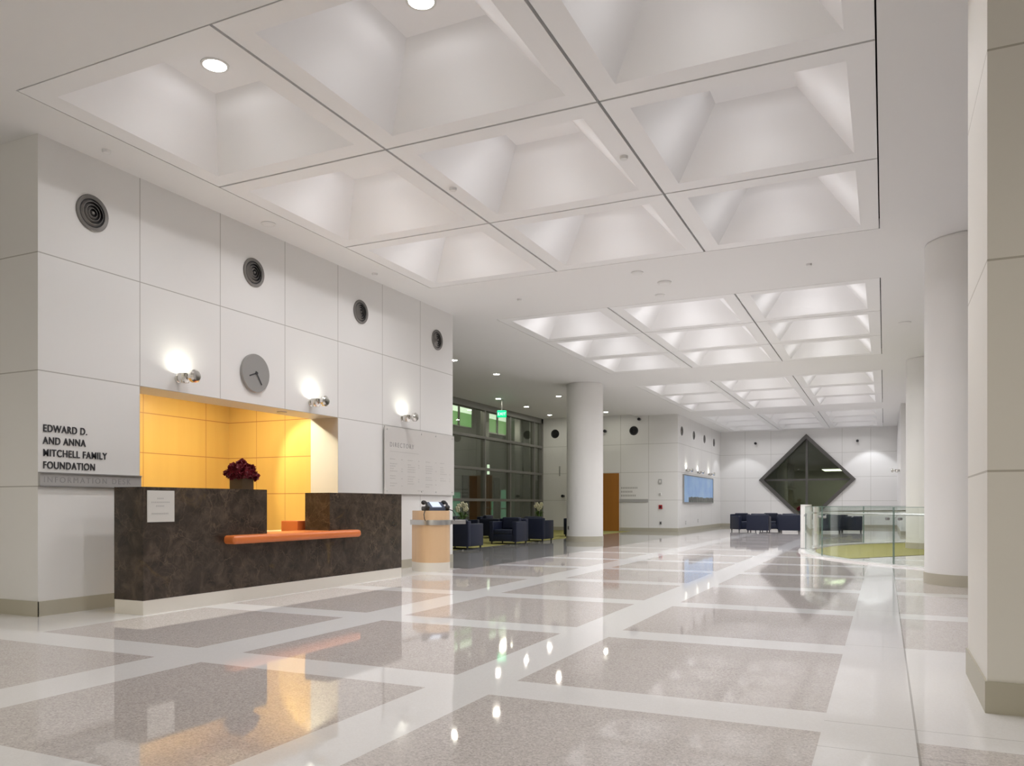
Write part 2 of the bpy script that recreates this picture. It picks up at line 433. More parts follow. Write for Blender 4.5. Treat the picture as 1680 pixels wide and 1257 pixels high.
for ti, (y0, y1) in enumerate(TRAYS):
    gap = 0.03
    px = (TX1 - TX0) / 3; py = (y1 - y0) / 3
    proto = None
    for r in range(3):
        for c in range(3):
            cx = TX0 + px * (c + 0.5); cy = y0 + py * (r + 0.5)
            if proto is None:
                proto = obj('ceiling_coffer', coffer_mesh(px - gap, py - gap), M['coffer']); o = proto
            else:
                o = proto.copy(); COL.objects.link(o)
            o.location = (cx, cy, HC); o['kind'] = 'structure'
            hidden = not (ti == 0 and r == 0 and c < 2)
            lab = 'small round downlight lighting a ceiling coffer from its top'
            if not hidden:
                lab = ('glowing round downlight in the coffer over the corner by the desk wall' if c == 0
                       else 'glowing round downlight in the middle coffer, cut by the top edge of the photo')
            LZ0 = HC + 0.575
            if lamp_first is None:
                l = thing('ceiling_light', lab, 'ceiling light', (cx, cy, HC + 0.575))
                bb = BM(); lathe(bb, [(0.112, 0.0), (0.135, 0.0), (0.135, -0.012), (0.112, -0.012), (0.112, 0.0)], 32); obj('trim_ring', bb, M['white_plastic'], l, 40)
                bb = BM(); cyl(bb, (0, 0, -0.010), 0.111, 0.008, 32); obj('lens', bb, M['lamp'], l, 40)
                gd = bpy.data.lights.new('lamp_glow', 'SPOT'); gd.energy = COFFER_GLOW; gd.spot_size = math.radians(178); gd.spot_blend = 0.12; gd.color = (0.95, 0.95, 1.0); gd.shadow_soft_size = 0.05
                go = bpy.data.objects.new('lamp_glow', gd); COL.objects.link(go); go.parent = l; go.location = (0, 0, -0.05)
                sd = bpy.data.lights.new('lamp', 'SPOT'); sd.energy = COFFER_SPOT; sd.spot_size = math.radians(150); sd.spot_blend = 1.0
                sd.color = (0.985, 0.975, 1.0); sd.shadow_soft_size = 0.10
                so = bpy.data.objects.new('lamp', sd); COL.objects.link(so); so.parent = l; so.location = (0, 0, -0.03)
                lamp_first = l
            else:
                l = dup(lamp_first, (cx, cy, HC + 0.575), 0, lab)
            if hidden:                                    # these lenses sit up inside their can
                for ch in l.children:
                    if ch.name.startswith(('lens', 'trim')): ch.location = (0, 0, 0.13 if ch.name.startswith('lens') else 0.155)
            if ti > 0:                                    # every tray has its own dimmer setting
                for ch in l.children:
                    if ch.type == 'LIGHT':
                        dn = ch.data.name.split('.')[0] + '_tray%d' % ti
                        dd = bpy.data.lights.get(dn)
                        if dd is None: dd = ch.data.copy(); dd.name = dn; dd.energy *= (1, 1.85, 1.75, 0.68)[ti]
                        ch.data = dd
            if hidden: l['group'] = 'downlights hidden up in the coffers'
# added unseen lamps, flush in the ceiling behind the camera, brighten pier and return
for (x, y) in ((-8.5, -5.5), (-4.5, -5.5), (-1.0, -5.5), (2.5, -5.5)):
    bl = dup(lamp_first, (x, y, HC - 0.001), 0, 'added flush round downlight in the flat ceiling behind the viewpoint', 'added downlights behind the viewpoint')
    for ch in list(bl.children):
        if ch.name.startswith('lamp'): bpy.data.objects.remove(ch)
    sd2 = bpy.data.lights.get('hall_fill_lamp') or bpy.data.lights.new('hall_fill_lamp', 'SPOT')
    sd2.energy = 360; sd2.spot_size = math.radians(172); sd2.spot_blend = 0.3; sd2.color = (1.0, 0.95, 0.82); sd2.shadow_soft_size = 0.1
    so2 = bpy.data.objects.new('hall_fill_lamp', sd2); COL.objects.link(so2); so2.parent = bl; so2.location = (0, 0, -0.03)

# desk wall with the alcove opening (thickness 0.54)
WX = -7.86; AY0, AY1 = 6.575, 10.29
b = BM()
box(b, -8.40, WX, 5.34, AY0, 0, HC); box(b, -8.40, WX, AY1, 14.0, 0, HC); box(b, -8.40, WX, AY0, AY1, 2.532, HC)
struct('wall_left', b, M['wall_desk'])
b = BM(); box(b, -8.655, -8.40, 5.342, 5.60, 0, HC); box(b, -10.0, -8.655, 5.342, 5.60, 2.532, HC); box(b, -14.2, -10.0, 5.342, 5.60, 0, HC)
struct('wall_left_return', b, M['wall_return'])
b = BM(); box(b, -14.2, -8.40, 13.8, 14.0, 0, HC + 0.07); struct('wall_left_lounge', b, M['wall'])
d = BM(); box(d, -9.99, -8.665, 5.40, 5.45, 0.01, 2.525); d1 = struct('door_1', d, M['door_wood'])
hb = BM(); cyl(hb, (-8.78, 5.34, 1.05), 0.012, 0.06, 12, 'Y'); box(hb, -8.90, -8.765, 5.335, 5.352, 1.035, 1.065, 0.005); obj('door_handle', hb, M['steel'], d1)
# alcove room lined with maple
b = BM(); box(b, -10.25, -10.15, 6.0, 10.5, 0, 3.3); struct('wall_alcove_back', b, M['maple_back'])
b = BM(); box(b, -10.15, -8.401, 10.29, 10.45, 0, 3.3); struct('wall_alcove_right', b, M['maple_side'])
b = BM(); box(b, -10.15, -8.401, 6.0, 6.12, 0, 3.3); struct('wall_alcove_left', b, M['maple_side'])
b = BM(); box(b, -10.25, -8.401, 6.0, 10.5, 3.0, 3.1); struct('ceiling_alcove', b, M['ceiling'])

# baseboards
def bb_box(name, *a):
    q = BM(); box(q, *a); return struct(name, q, M['base'])
bb_box('baseboard_left', WX, WX + 0.012, 5.33, 6.9, 0, 0.155)
bb_box('baseboard_left', WX, WX + 0.012, 10.6, 14.0, 0, 0.155)
bb_box('baseboard_return', -8.655, WX + 0.012, 5.328, 5.342, 0, 0.155)

# lounge / far end walls
FY = 33.3; EY = 42.9; RXW = 0.56
b = BM(); box(b, -14.2, -7.90, FY, FY + 0.25, 0, HC + 0.07); struct('wall_far', b, M['wall_far'])
b = BM(); box(b, -8.15, WX, FY + 0.001, EY, 0, HC); struct('wall_map', b, M['wall_map'])
b = BM(); box(b, RXW, 0.81, FY, EY, 0, HC); struct('wall_right_end', b, M['wall'])
b = BM(); box(b, 0.81, 13.2, FY, FY + 0.25, 0, HC); struct('wall_far_right', b, M['wall'])
b = BM(); box(b, 13.0, 13.2, -9.2, FY, 0, HC); struct('wall_right', b, M['wall'])
b = BM(); box(b, -14.2, 13.2, -9.2, -9.0, 0, HC + 0.07); struct('wall_back', b, M['wall'])
b = BM(); box(b, -14.2, -14.0, -9.2, 5.34, 0, HC + 0.07); struct('wall_left_near', b, M['wall'])
bb_box('baseboard_far', -10.40, WX, FY - 0.012, FY, 0, 0.155)
bb_box('baseboard_far', -14.0, -11.7, FY - 0.012, FY, 0, 0.155)
bb_box('baseboard_map', WX, WX + 0.012, FY - 0.012, EY, 0, 0.155)
bb_box('baseboard_end', WX, RXW, EY - 0.012, EY, 0, 0.155)
bb_box('baseboard_right_end', RXW - 0.012, RXW, FY - 0.012, EY, 0, 0.155)
bb_box('baseboard_far_right', RXW, 13.0, FY - 0.012, FY, 0, 0.155)

# end wall with the diamond opening
DX, DZ, DR = -3.58, 2.42, 2.31
b = BM()
R = [(-8.15, 0.0), (0.81, 0.0), (0.81, HC), (-8.15, HC)]
D = [(DX, DZ - DR), (DX + DR, DZ), (DX, DZ + DR), (DX - DR, DZ)]
mid = [(DX, 0.0), (0.81, DZ), (DX, HC), (-8.15, DZ)]
for i in range(4):
    q = [D[i], mid[i], R[(i + 1) % 4], mid[(i + 1) % 4], D[(i + 1) % 4]]
    prism(b, q, EY, EY + 0.25, 'Y')
struct('wall_end', b, M['wall_end'])
# diamond window: frame, cross mullion, panes
wroot = bpy.data.objects.new('window_2', None); COL.objects.link(wroot); wroot.location = (DX, EY, DZ); wroot['kind'] = 'structure'
b = BM()
O = [(0, -DR), (DR, 0), (0, DR), (-DR, 0)]
for f0, f1, ya, yb in ((1.0, 0.90, -0.10, 0.40),):
    for i in range(4):
        a, c = O[i], O[(i + 1) % 4]
        prism(b, [(a[0] * f0, a[1] * f0), (c[0] * f0, c[1] * f0), (c[0] * f1, c[1] * f1), (a[0] * f1, a[1] * f1)], ya, yb, 'Y')
obj('window_frame', b, M['diamond_frame'], wroot)
b = BM(); box(b, -0.055, 0.055, 0.20, 0.34, -DR * 0.895, DR * 0.895); box(b, -DR * 0.895, DR * 0.895, 0.21, 0.33, -0.045, 0.045); obj('mullion', b, M['diamond_frame'], wroot)
r = DR * 0.90
for sx in (-1, 1):
    for sz in (-1, 1):
        b = BM(); prism(b, [(sx * 0.05, sz * 0.04), (sx * (r - 0.04), sz * 0.04), (sx * 0.05, sz * (r - 0.05))], 0.26, 0.27, 'Y'); obj('pane', b, M['glass_dark'], wroot)
# dim room seen through the diamond
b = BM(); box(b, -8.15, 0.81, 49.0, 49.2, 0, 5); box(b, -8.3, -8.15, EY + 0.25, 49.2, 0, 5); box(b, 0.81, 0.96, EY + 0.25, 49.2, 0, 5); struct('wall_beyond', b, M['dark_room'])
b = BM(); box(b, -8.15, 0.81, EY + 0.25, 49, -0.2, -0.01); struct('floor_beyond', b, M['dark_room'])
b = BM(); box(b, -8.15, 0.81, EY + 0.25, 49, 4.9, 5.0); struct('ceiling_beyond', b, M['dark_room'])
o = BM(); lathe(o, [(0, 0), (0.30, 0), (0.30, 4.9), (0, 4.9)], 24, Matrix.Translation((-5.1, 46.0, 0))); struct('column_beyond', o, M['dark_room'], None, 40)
o = BM(); box(o, -3.05, -1.75, 45.2, 47.6, 3.02, 3.09); p = BM(); box(p, -3.0, -1.8, 45.25, 47.55, 3.005, 3.02)
t_ = thing('added_glow_panel', 'added glowing panel for the bright bar seen through the diamond window', 'ceiling light', (0, 0, 0)); obj('housing', o, M['frame'], t_); obj('lens', p, M['panel_lit'], t_)  # glowing panel added to stand for a bright bar behind the glass
q = BM(); 
tube(q, [(-2.4, 46.4, 3.08), (-2.4, 46.4, 4.9)], 0.012, 6)
obj('hanger', q, M['frame'], t_)

# columns and the square pier
def column(x, y, r, name='column'):
    bm = BM(); lathe(bm, [(r, 0.16), (r, HC - 0.02), (r - 0.012, HC - 0.02), (r - 0.012, HC)], 64, Matrix.Translation((x, y, 0)))
    c = struct(name, bm, M['wall'], None, 40)
    q = BM(); lathe(q, [(r + 0.012, 0), (r + 0.012, 0.16), (r - 0.01, 0.16)], 64, Matrix.Translation((x, y, 0))); obj('column_base', q, M['base'], c, 40)
column(1.12, 13.25, 0.585); column(1.10, 23.5, 0.585); column(-8.60, 23.85, 0.575)
b = BM(); box(b, 0.515, 1.75, 5.10, 6.22, 0, HC); struct('wall_pier', b, M['wall_pier'])
bb_box('baseboard_pier', 0.503, 1.76, 5.085, 6.23, 0, 0.175)

# curtain wall to the outside (window_1)
CX = -14.10
wr = bpy.data.objects.new('window_1', None); COL.objects.link(wr); wr['kind'] = 'structure'
b = BM()
box(b, CX - 0.12, CX + 0.10, 14.0, 33.3, 4.80, 5.03); box(b, CX - 0.12, CX + 0.10, 14.0, 33.3, 0, 0.12)
box(b, CX - 0.1, CX + 0.10, 33.12, 33.3, 0, 5.0); obj('window_frame', b, M['frame'], wr)
for z in (1.33, 2.52, 3.735):
    b = BM(); box(b, CX - 0.06, CX + 0.12, 14.0, 33.12, z - 0.05, z + 0.05); obj('transom', b, M['frame'], wr)
mull = [15.8, 17.8, 20.1, 22.3, 24.9, 27.55, 29.85, 32.35]
for y in mull:
    b = BM(); box(b, CX - 0.10, CX + 0.09, y - 0.05, y + 0.05, 0.12, 4.80); obj('mullion', b, M['frame'], wr)
yy = [14.0] + mull + [33.12]
for y0, y1 in zip(yy, yy[1:]):
    b = BM(); box(b, CX - 0.01, CX, y0 + 0.05, y1 - 0.05, 0.12, 4.80); obj('pane', b, M['glass_dark'], wr)

# outside: paved strip, building across with lit windows and doorways
b = BM(); box(b, -30, -14.25, 5, 60, -0.3, -0.05); struct('ground_outside', b, M['outside_ground'])
b = BM(); box(b, -19.4, -19.0, 10, 60, -0.05, 9.0); struct('wall_outside', b, M['facade'])
for k, (y0, y1, z0, z1) in enumerate(((33.0, 34.28, 5.05, 5.98), (34.45, 35.72, 5.05, 5.98), (37.2, 38.55, 5.0, 5.98), (38.75, 39.95, 5.0, 5.98), (40.6, 41.4, 5.0, 5.98))):
    b = BM(); box(b, -19.0, -18.97, y0, y1, z0, z1); wn = struct('window_%d' % (k + 3), b, M['green_lit'])
    b = BM(); box(b, -18.97, -18.96, y0, y1, z1 - 0.26, z1); obj('light_strip', b, M['white_lit'], wn)
    b = BM(); box(b, -18.99, -18.93, y0 - 0.06, y1 + 0.06, z0 - 0.06, z0); box(b, -18.99, -18.93, y0 - 0.06, y0, z0, z1); box(b, -18.99, -18.93, y1, y1 + 0.06, z0, z1); obj('window_frame', b, M['frame'], wn)
for k, (y0, y1, z0, z1) in enumerate(((33.2, 34.55, 0.0, 1.75), (39.1, 39.85, 0.0, 1.95), (37.9, 38.2, 0.0, 1.4))):
    b = BM(); box(b, -19.0, -18.97, y0, y1, z0, z1); wn = struct('door_%d' % (k + 3), b, M['teal_lit'])
    b = BM(); box(b, -18.99, -18.94, y0, y1, 0.9, 0.96); box(b, -18.99, -18.94, y0 - 0.06, y0, z0, z1); box(b, -18.99, -18.94, y1, y1 + 0.06, z0, z1); obj('door_frame', b, M['frame'], wn)
for y0, y1 in ((34.8, 36.4), (37.0, 37.7), (38.3, 39.0), (43.0, 44.5)):
    b = BM(); box(b, -19.0, -18.95, y0, y1, 0.0, 2.6); struct('trim_1', b, M['plenum'])
for y0 in (36.3, 40.15, 42.2):
    b = BM(); box(b, -19.0, -18.6, y0, y0 + 0.7, -0.05, 9.0); struct('pilaster', b, M['frame'])
t_ = thing('outside_lamp', 'slim lit wall lamp on the dark facade outside the glass wall', 'lamp', (-18.4, 36.5, 0))
b = BM(); box(b, -0.05, 0.05, -0.06, 0.06, 2.70, 3.20, 0.01); obj('lens', b, M['white_lit'], t_)
b = BM(); box(b, -0.22, -0.05, -0.05, 0.05, 2.86, 3.02); obj('bracket', b, M['frame'], t_)
for y in (24, 34, 44):
    ld = bpy.data.lights.new('facade_fill_light', 'POINT'); ld.energy = 170; ld.color = (1, 0.95, 0.85); ld.shadow_soft_size = 0.3  # added unseen point lights that brighten the facade
    lo = bpy.data.objects.new('facade_fill_light', ld); COL.objects.link(lo); lo.location = (-16.2, y, 5.6)

# maple door in the far wall
b = BM(); box(b, -11.62, -10.43, FY - 0.03, FY, 0.0, 2.515); d2 = struct('door_2', b, M['door_wood'])
b = BM(); cyl(b, (-11.5, FY - 0.09, 1.02), 0.012, 0.06, 10, 'Y'); box(b, -11.52, -11.36, FY - 0.10, FY - 0.08, 1.0, 1.03, 0.004); obj('door_handle', b, M['steel'], d2)

# carpet of the seating area, ring of the rotunda
b = BM(); box(b, -13.99, -9.86, 14.02, 33.2, 0.0, 0.006); struct('floor_carpet', b, M['carpet'])
RC = (5.3, 21.5); RR = 7.1
def annulus(bm, r0, r1, z0, z1, a0=0, a1=360, n=96):
    vs = []
    for i in range(n + 1):
        a = math.radians(a0 + (a1 - a0) * i / n)
        c, s = math.cos(a), math.sin(a)
        vs.append([bm.verts.new((RC[0] + r * c, RC[1] + r * s, z)) for r, z in ((r0, z0), (r1, z0), (r1, z1), (r0, z1))])
    for p, q in zip(vs, vs[1:]):
        for k in range(4): bm.faces.new((p[k], p[(k + 1) % 4], q[(k + 1) % 4], q[k]))
    if a1 - a0 < 359.9:
        bm.faces.new(vs[0]); bm.faces.new(vs[-1][::-1])
    bmesh.ops.remove_doubles(bm, verts=bm.verts, dist=1e-5)
b = BM(); annulus(b, RR - 0.16, RR + 0.16, 0.0, 0.03); struct('floor_kerb', b, M['kerb'])
b = BM(); pts = []
for i in range(61):
    a = math.radians(187.5 - 187.5 * i / 60); pts.append((RC[0] + (RR - 0.24) * math.cos(a), RC[1] + (RR - 0.24) * math.sin(a)))
pts += [(RC[0] + RR - 0.3, 24.5), (1.2, 21.0), (-0.25, 18.9), (-0.75, 18.2), (-1.2, 19.15)]
prism(b, pts, 0.0, 0.008, 'Z'); struct('floor_round_carpet', b, M['carpet'])

# ------------------------------------------------------------------ reception desk
desk = thing('reception_desk', 'long dark brown marble reception desk with a notch and cream plinth', 'desk', (-7.17, 8.3, 0))
def L(bm): bmesh.ops.translate(bm, verts=bm.verts, vec=(7.17, -8.3, 0)); return bm
GY0, GY1 = 7.69, 8.93
b = BM()
prism(b, [(5.86, 0.15), (10.74, 0.15), (10.74, 1.315), (GY1, 1.315), (GY1, 0.69), (GY0, 0.69), (GY0, 1.335), (5.86, 1.335)], -7.39, -6.96, 'X')
obj('marble_front', L(b), M['marble'], desk)
b = BM(); box(b, -7.385, -6.962, 5.862, 10.738, 0, 0.15); obj('plinth', L(b), M['plinth'], desk)
b = BM(); box(b, -7.45, -6.80, 6.98, 9.46, 0.688, 0.79, 0.042, 5)
o = obj('counter_shelf', L(b), M['orange'], desk, 50); o['label'] = 'orange counter shelf'
b = BM(); box(b, -7.78, -7.48, 8.88, 9.25, 0.68, 0.92, 0.01); o = obj('screen_panel', L(b), M['orange'], desk); o['label'] = 'small orange panel'
b = BM(); box(b, -8.9, -7.40, 8.95, 10.2, 0.70, 0.74); obj('work_surface', L(b), M['maple'], desk)

b = BM(); box(b, -6.958, -6.948, 5.905, 6.255, 0.965, 1.298, 0.002, 1)
nt = thing('notice_plaque', 'small grey notice plaque on the front of the marble desk', 'sign', (-6.953, 6.08, 1.13))
bmesh.ops.translate(b, verts=b.verts, vec=(6.953, -6.08, -1.13)); obj('plate', b, M['paper'], nt)
b = BM()
for z, wd in ((0.085, 0.05), (0.045, 0.125), (0.005, 0.065), (-0.075, 0.12)):
    for k in range(int(wd * 2 / 0.022)):
        y = -wd + k * 0.022; box(b, 0.005, 0.0065, y, y + 0.015, z - 0.007, z + 0.007)
obj('printing', b, M['faint_ink'], nt)

# red flowers in a square vase
fl = thing('flower_arrangement', 'round bunch of dark red flowers in a square brown vase on the desk', 'flowers', (-7.19, 7.50, 1.335))
b = BM(); box(b, -0.10, 0.10, -0.10, 0.10, 0.0, 0.135, 0.004); obj('vase', b, M['vase'], fl)
def bloom(bm, c, r):
    blob(bm, c, r * 0.55, 2, jit=0.12)
    c = Vector(c)
    for k in range(34):
        d = Vector((random.gauss(0, 1), random.gauss(0, 1), random.gauss(0.3, 1))).normalized()
        u = d.orthogonal().normalized(); v = d.cross(u)
        p = c + d * r * 0.45; ln = r * random.uniform(0.55, 0.95); a = random.uniform(0, PI)
        uu = math.cos(a) * u + math.sin(a) * v; vv = -math.sin(a) * u + math.cos(a) * v
        pts = [p - uu * ln * 0.5, p + d * ln * 0.45 - uu * ln * 0.45 + vv * ln * 0.2, p + d * ln * 0.8, p + d * ln * 0.45 + uu * ln * 0.45 + vv * ln * 0.2, p + uu * ln * 0.5]
        bm.faces.new([bm.verts.new(q) for q in pts])
blooms = [(0, 0, 0.33, 0.07)]
for k in range(7):
    a = k * 2 * PI / 7; blooms.append((0.105 * math.cos(a), 0.105 * math.sin(a), 0.285 + random.uniform(-.02, .02), 0.066))
for k in range(10):
    a = k * 2 * PI / 10 + 0.2; blooms.append((0.155 * math.cos(a), 0.155 * math.sin(a), 0.205 + random.uniform(-.02, .02), 0.062))
for x, y, z, r in blooms:
    b = BM(); bloom(b, (x, y, z - 0.02), r); obj('bloom', b, M['red_petal'], fl, 60)
b = BM()
for k in range(10):
    a = k * 0.63; tube(b, [(0.03 * math.cos(a), 0.03 * math.sin(a), 0.10), (0.09 * math.cos(a), 0.09 * math.sin(a), 0.2)], 0.006, 5)
obj('stems', b, M['green_leaf'], fl)

# ------------------------------------------------------------------ things on the desk wall
def vent(label, loc, axis, group, dark=False):
    t = thing('wall_vent', label, 'vent', loc, 0, group)
    m = RX if axis == 'X' else RY
    ms, mr = (M['black'], M['black']) if dark else (M['vent_metal'], M['vent_metal'])  # black copy puts the shade of an unlit wall into the colour
    q = BM(); lathe(q, [(0, 0.002), (0.165, 0.002)], 40, m); obj('backing', q, M['black'], t)
    q = BM(); lathe(q, [(0.155, 0.0), (0.195, 0.0), (0.197, 0.012), (0.19, 0.022), (0.155, 0.012), (0.155, 0.0)], 40, m); obj('rim', q, ms, t, 40)
    for r in (0.135, 0.098, 0.062):
        q = BM(); lathe(q, [(r, 0.002), (r + 0.004, 0.002), (r - 0.014, 0.026), (r - 0.018, 0.026), (r, 0.002)], 40, m); obj('ring', q, mr, t, 40)
    q = BM(); lathe(q, [(0.0, 0.028), (0.016, 0.026), (0.022, 0.004), (0.0, 0.002)], 24, m); obj('hub', q, mr, t, 40)
    return t
v0 = vent('round louvred vent above the black lettering, first along the desk wall', (WX, 5.955, 4.34), 'X', 'round vents high on the desk wall')
for y, l in ((8.42, 'round louvred vent above the wall clock'), (10.89, 'round louvred vent high between the second sconce and the directory'), (13.38, 'round louvred vent above the directory board, last on the desk wall')):
    dup(v0, (WX, y, 4.34), 0, l)
for y, l in ((33.98, 'round vent above the picture wall, first after the corner'), (36.35, 'round vent above the lake picture, second after the corner'), (38.7, 'round vent above the lake picture, third after the corner'), (41.05, 'round vent near the far corner of the picture wall')):
    dup(v0, (WX, y, 4.30), 0, l, 'round vents above the lake picture')
v1 = vent('round vent coloured black for shade on the far wall beside the window wall', (-13.42, FY, 4.33), 'Y', 'vents coloured black for shade on the far wall', True)
dup(v1, (-9.77, FY, 4.33), 0, 'round vent coloured black for shade on the far wall above the wooden door')

ck = thing('wall_clock', 'round grey wall clock with two dark hands above the alcove', 'clock', (WX, 8.43, 2.955))
b = BM(); lathe(b, [(0, 0.0), (0.262, 0.0), (0.265, 0.03), (0.258, 0.042), (0.0, 0.042)], 64, RX); obj('face', b, M['clock'], ck, 40)
def hand(name, ang, ln, wd, x):
    bm = BM(); box(bm, x, x + 0.004, -wd, wd, -0.03, ln)
    bmesh.ops.rotate(bm, verts=bm.verts, cent=(0, 0, 0), matrix=Matrix.Rotation(ang, 3, 'X')); obj(name, bm, M['ink'], ck)
hand('hour_hand', math.radians(111), 0.14, 0.009, 0.044)      # points to the lower left on the face
hand('minute_hand', math.radians(-147), 0.18, 0.007, 0.049)
b = BM(); lathe(b, [(0, 0.042), (0.02, 0.042), (0.02, 0.056), (0, 0.056)], 20, RX); obj('hub', b, M['ink'], ck)

def sconce(label, loc, group):
    """wall plate, arm, upward cup with a lamp, bright disc at the end of the arm; sticks out along +X"""
    t = thing('wall_sconce', label, 'wall light', loc, 0, group)
    q = BM(); lathe(q, [(0, 0), (0.055, 0), (0.055, 0.012), (0.04, 0.02), (0, 0.02)], 28, RX); obj('wall_plate', q, M['chrome'], t, 40)
    q = BM(); cyl(q, (0.015, 0, 0), 0.016, 0.22, 16, 'X'); obj('arm', q, M['chrome'], t, 40)
    q = BM(); lathe(q, [(0.0, -0.075), (0.05, -0.065), (0.078, -0.02), (0.08, 0.05), (0.073, 0.05), (0.07, 0.02), (0.0, 0.015)], 32, Matrix.Translation((0.105, 0, 0))); c = obj('cup', q, M['chrome'], t, 40)
    q = BM(); lathe(q, [(0.0, 0.036), (0.068, 0.036), (0.068, 0.028), (0, 0.028)], 28, Matrix.Translation((0.105, 0, 0))); obj('lamp', q, M['lamp_sconce'], c)
    q = BM(); lathe(q, [(0.0, -0.05), (0.05, -0.05), (0.078, -0.025), (0.08, 0.02), (0.06, 0.045), (0.0, 0.05)], 32, Matrix.Translation((0.27, 0, 0.01)) @ RX); obj('end_disc', q, M['chrome'], t, 40)
    return t
s0 = sconce('chrome wall sconce glowing above the alcove, beside the lettering panel', (WX, 7.13, 2.70), 'chrome sconces on the desk wall')
dup(s0, (WX, 9.62, 2.69), 0, 'chrome wall sconce glowing above the alcove, past the clock')
dup(s0, (WX, 12.14, 2.70), 0, 'chrome wall sconce glowing just above the directory board')
for y, l in ((34.78, 'small wall sconce over the lake picture, next to the corner'), (37.15, 'small wall sconce over the middle of the lake picture'), (39.7, 'small wall sconce over the far end of the lake picture')):
    dup(s0, (WX, y, 2.64), 0, l, 'sconces over the lake picture')

s9 = dup(s0, (RXW, 35.2, 2.50), PI, 'small wall sconce at the corner behind the round column, beside the bright pool of light')
del s9['group']
# lettering and sign bar
lt = thing('wall_lettering', 'four lines of black raised capitals on the white wall panel', 'lettering', (WX, 5.39, 1.5))
for i, s in enumerate(('EDWARD D.', 'AND ANNA', 'MITCHELL FAMILY', 'FOUNDATION')):
    text_mesh('text_line', s, 0.106, M['ink'], Matrix.Translation((0.005, 0.0, 0.405 - 0.127 * i)) @ ON_X @ Matrix.Diagonal((0.80, 1, 1, 1)), lt, 0.004, 1.10, 0.0012)
sb = thing('sign_bar', 'grey metal bar with engraved capitals under the black lettering', 'sign', (WX, 5.955, 1.41))
b = BM(); box(b, 0, 0.030, -0.612, 0.615, -0.062, 0.062); obj('bar', b, M['grey_plastic'], sb)
b = BM(); box(b, 0, 0.045, -0.612, 0.615, 0.062, 0.075); box(b, 0, 0.036, -0.612, 0.615, -0.074, -0.062); obj('trim_strip', b, M['grey_metal'], sb)
text_mesh('engraving', 'INFORMATION DESK', 0.085, M['grey_ink'], Matrix.Translation((0.0305, -0.575, -0.03)) @ ON_X, sb, 0.001, 1.38)

db = thing('directory_board', 'frosted directory board with columns of small print on the desk wall', 'sign', (WX + 0.003, 12.765, 1.93))
b = BM(); box(b, 0.03, 0.042, -1.235, 1.215, -0.595, 0.585, 0.002, 1); obj('panel', b, M['clear_acrylic'], db)
for y in (-1.16, -0.02, 0.5, 1.14):
    for z in (-0.54, 0.53):
        b = BM(); cyl(b, (0, y, z), 0.014, 0.050, 12, 'X'); obj('standoff', b, M['steel'], db)
text_mesh('heading', 'DIRECTORY', 0.115, M['grey_ink'], Matrix.Translation((0.0425, -1.08, 0.235)) @ ON_X, db, 0.001, 1.35)
b = BM(); box(b, 0.0425, 0.0435, -1.06, -0.12, 0.150, 0.158)
for ci, y in enumerate((-1.07, -0.50, 0.12, 0.66)):
    rows_ = [(0.02, 0.16)] + [(-0.06 - 0.043 * k, random.uniform(0.10, 0.27)) for k in range((10, 9, 10, 7)[ci]) if not (k in (4, 7) and random.random() < 0.7)]
    for z, ln in rows_:
        yy_ = y
        while yy_ < y + ln:
            wl = random.uniform(0.03, 0.07); box(b, 0.0425, 0.0432, yy_, min(yy_ + wl, y + ln), z - 0.008, z + 0.008); yy_ += wl + 0.012
        if random.random() < 0.6: box(b, 0.0425, 0.0432, y + 0.36, y + 0.40, z - 0.008, z + 0.008)
box(b, 0.0425, 0.0432, -0.16, 0.05, -0.535, -0.518)
obj('printing', b, M['faint_ink'], db)

# ------------------------------------------------------------------ phone kiosk and telephone
kx, ky = -7.10, 11.98
kk = thing('phone_kiosk', 'curved maple pedestal with a steel band beside the marble desk', 'kiosk', (kx, ky, 0))
def stadium(hw, hd, n=16):
    """flat at the back (-x), rounded towards +x; y half-width hw"""
    pts = [(-hd, -hw), ]
    for i in range(n + 1):
        a = -PI / 2 + PI * i / n
        pts.append((-hd + 2 * hd * max(0.0, math.cos(a)) ** 0.55, hw * math.sin(a)))
    pts.append((-hd, hw))
    out = []
    for p in pts:
        if not out or (Vector(p) - Vector(out[-1])).length > 1e-4: out.append(p)
    return out
KR = Matrix.Rotation(math.radians(-38), 4, 'Z')
def kpart(name, hw, hd, z0, z1, m):
    bm = BM(); prism(bm, stadium(hw, hd), z0, z1, 'Z'); bmesh.ops.transform(bm, matrix=KR, verts=bm.verts); return obj(name, bm, m, kk, 50)
kpart('base', 0.305, 0.27, 0, 0.155, M['plinth']); kpart('body', 0.305, 0.27, 0.155, 0.80, M['maple'])
kpart('band', 0.33, 0.295, 0.80, 0.885, M['steel']); kpart('top', 0.300, 0.265, 0.885, 1.045, M['maple'])
b = BM(); box(b, -0.2, 0.02, 0.2, 0.60, 0.805, 0.88, 0.01); bmesh.ops.transform(b, matrix=KR, verts=b.verts); obj('side_shelf', b, M['grey_metal'], kk)
ph = thing('telephone', 'dark desk telephone console with a lit screen and two handsets on the kiosk', 'telephone', (kx + 0.03, ky + 0.0, 1.045), math.radians(-38))
b = BM(); prism(b, [(-0.09, 0.0), (0.10, 0.0), (0.10, 0.05), (-0.09, 0.15)], -0.15, 0.15, 'Y'); bmesh.ops.translate(b, verts=b.verts, vec=(0, 0, 0)); obj('console', b, M['slate'], ph)
b = BM(); prism(b, [(0.085, 0.061), (-0.075, 0.145), (-0.073, 0.151), (0.087, 0.067)], -0.085, 0.085, 'Y'); obj('screen', b, M['screen'], ph)
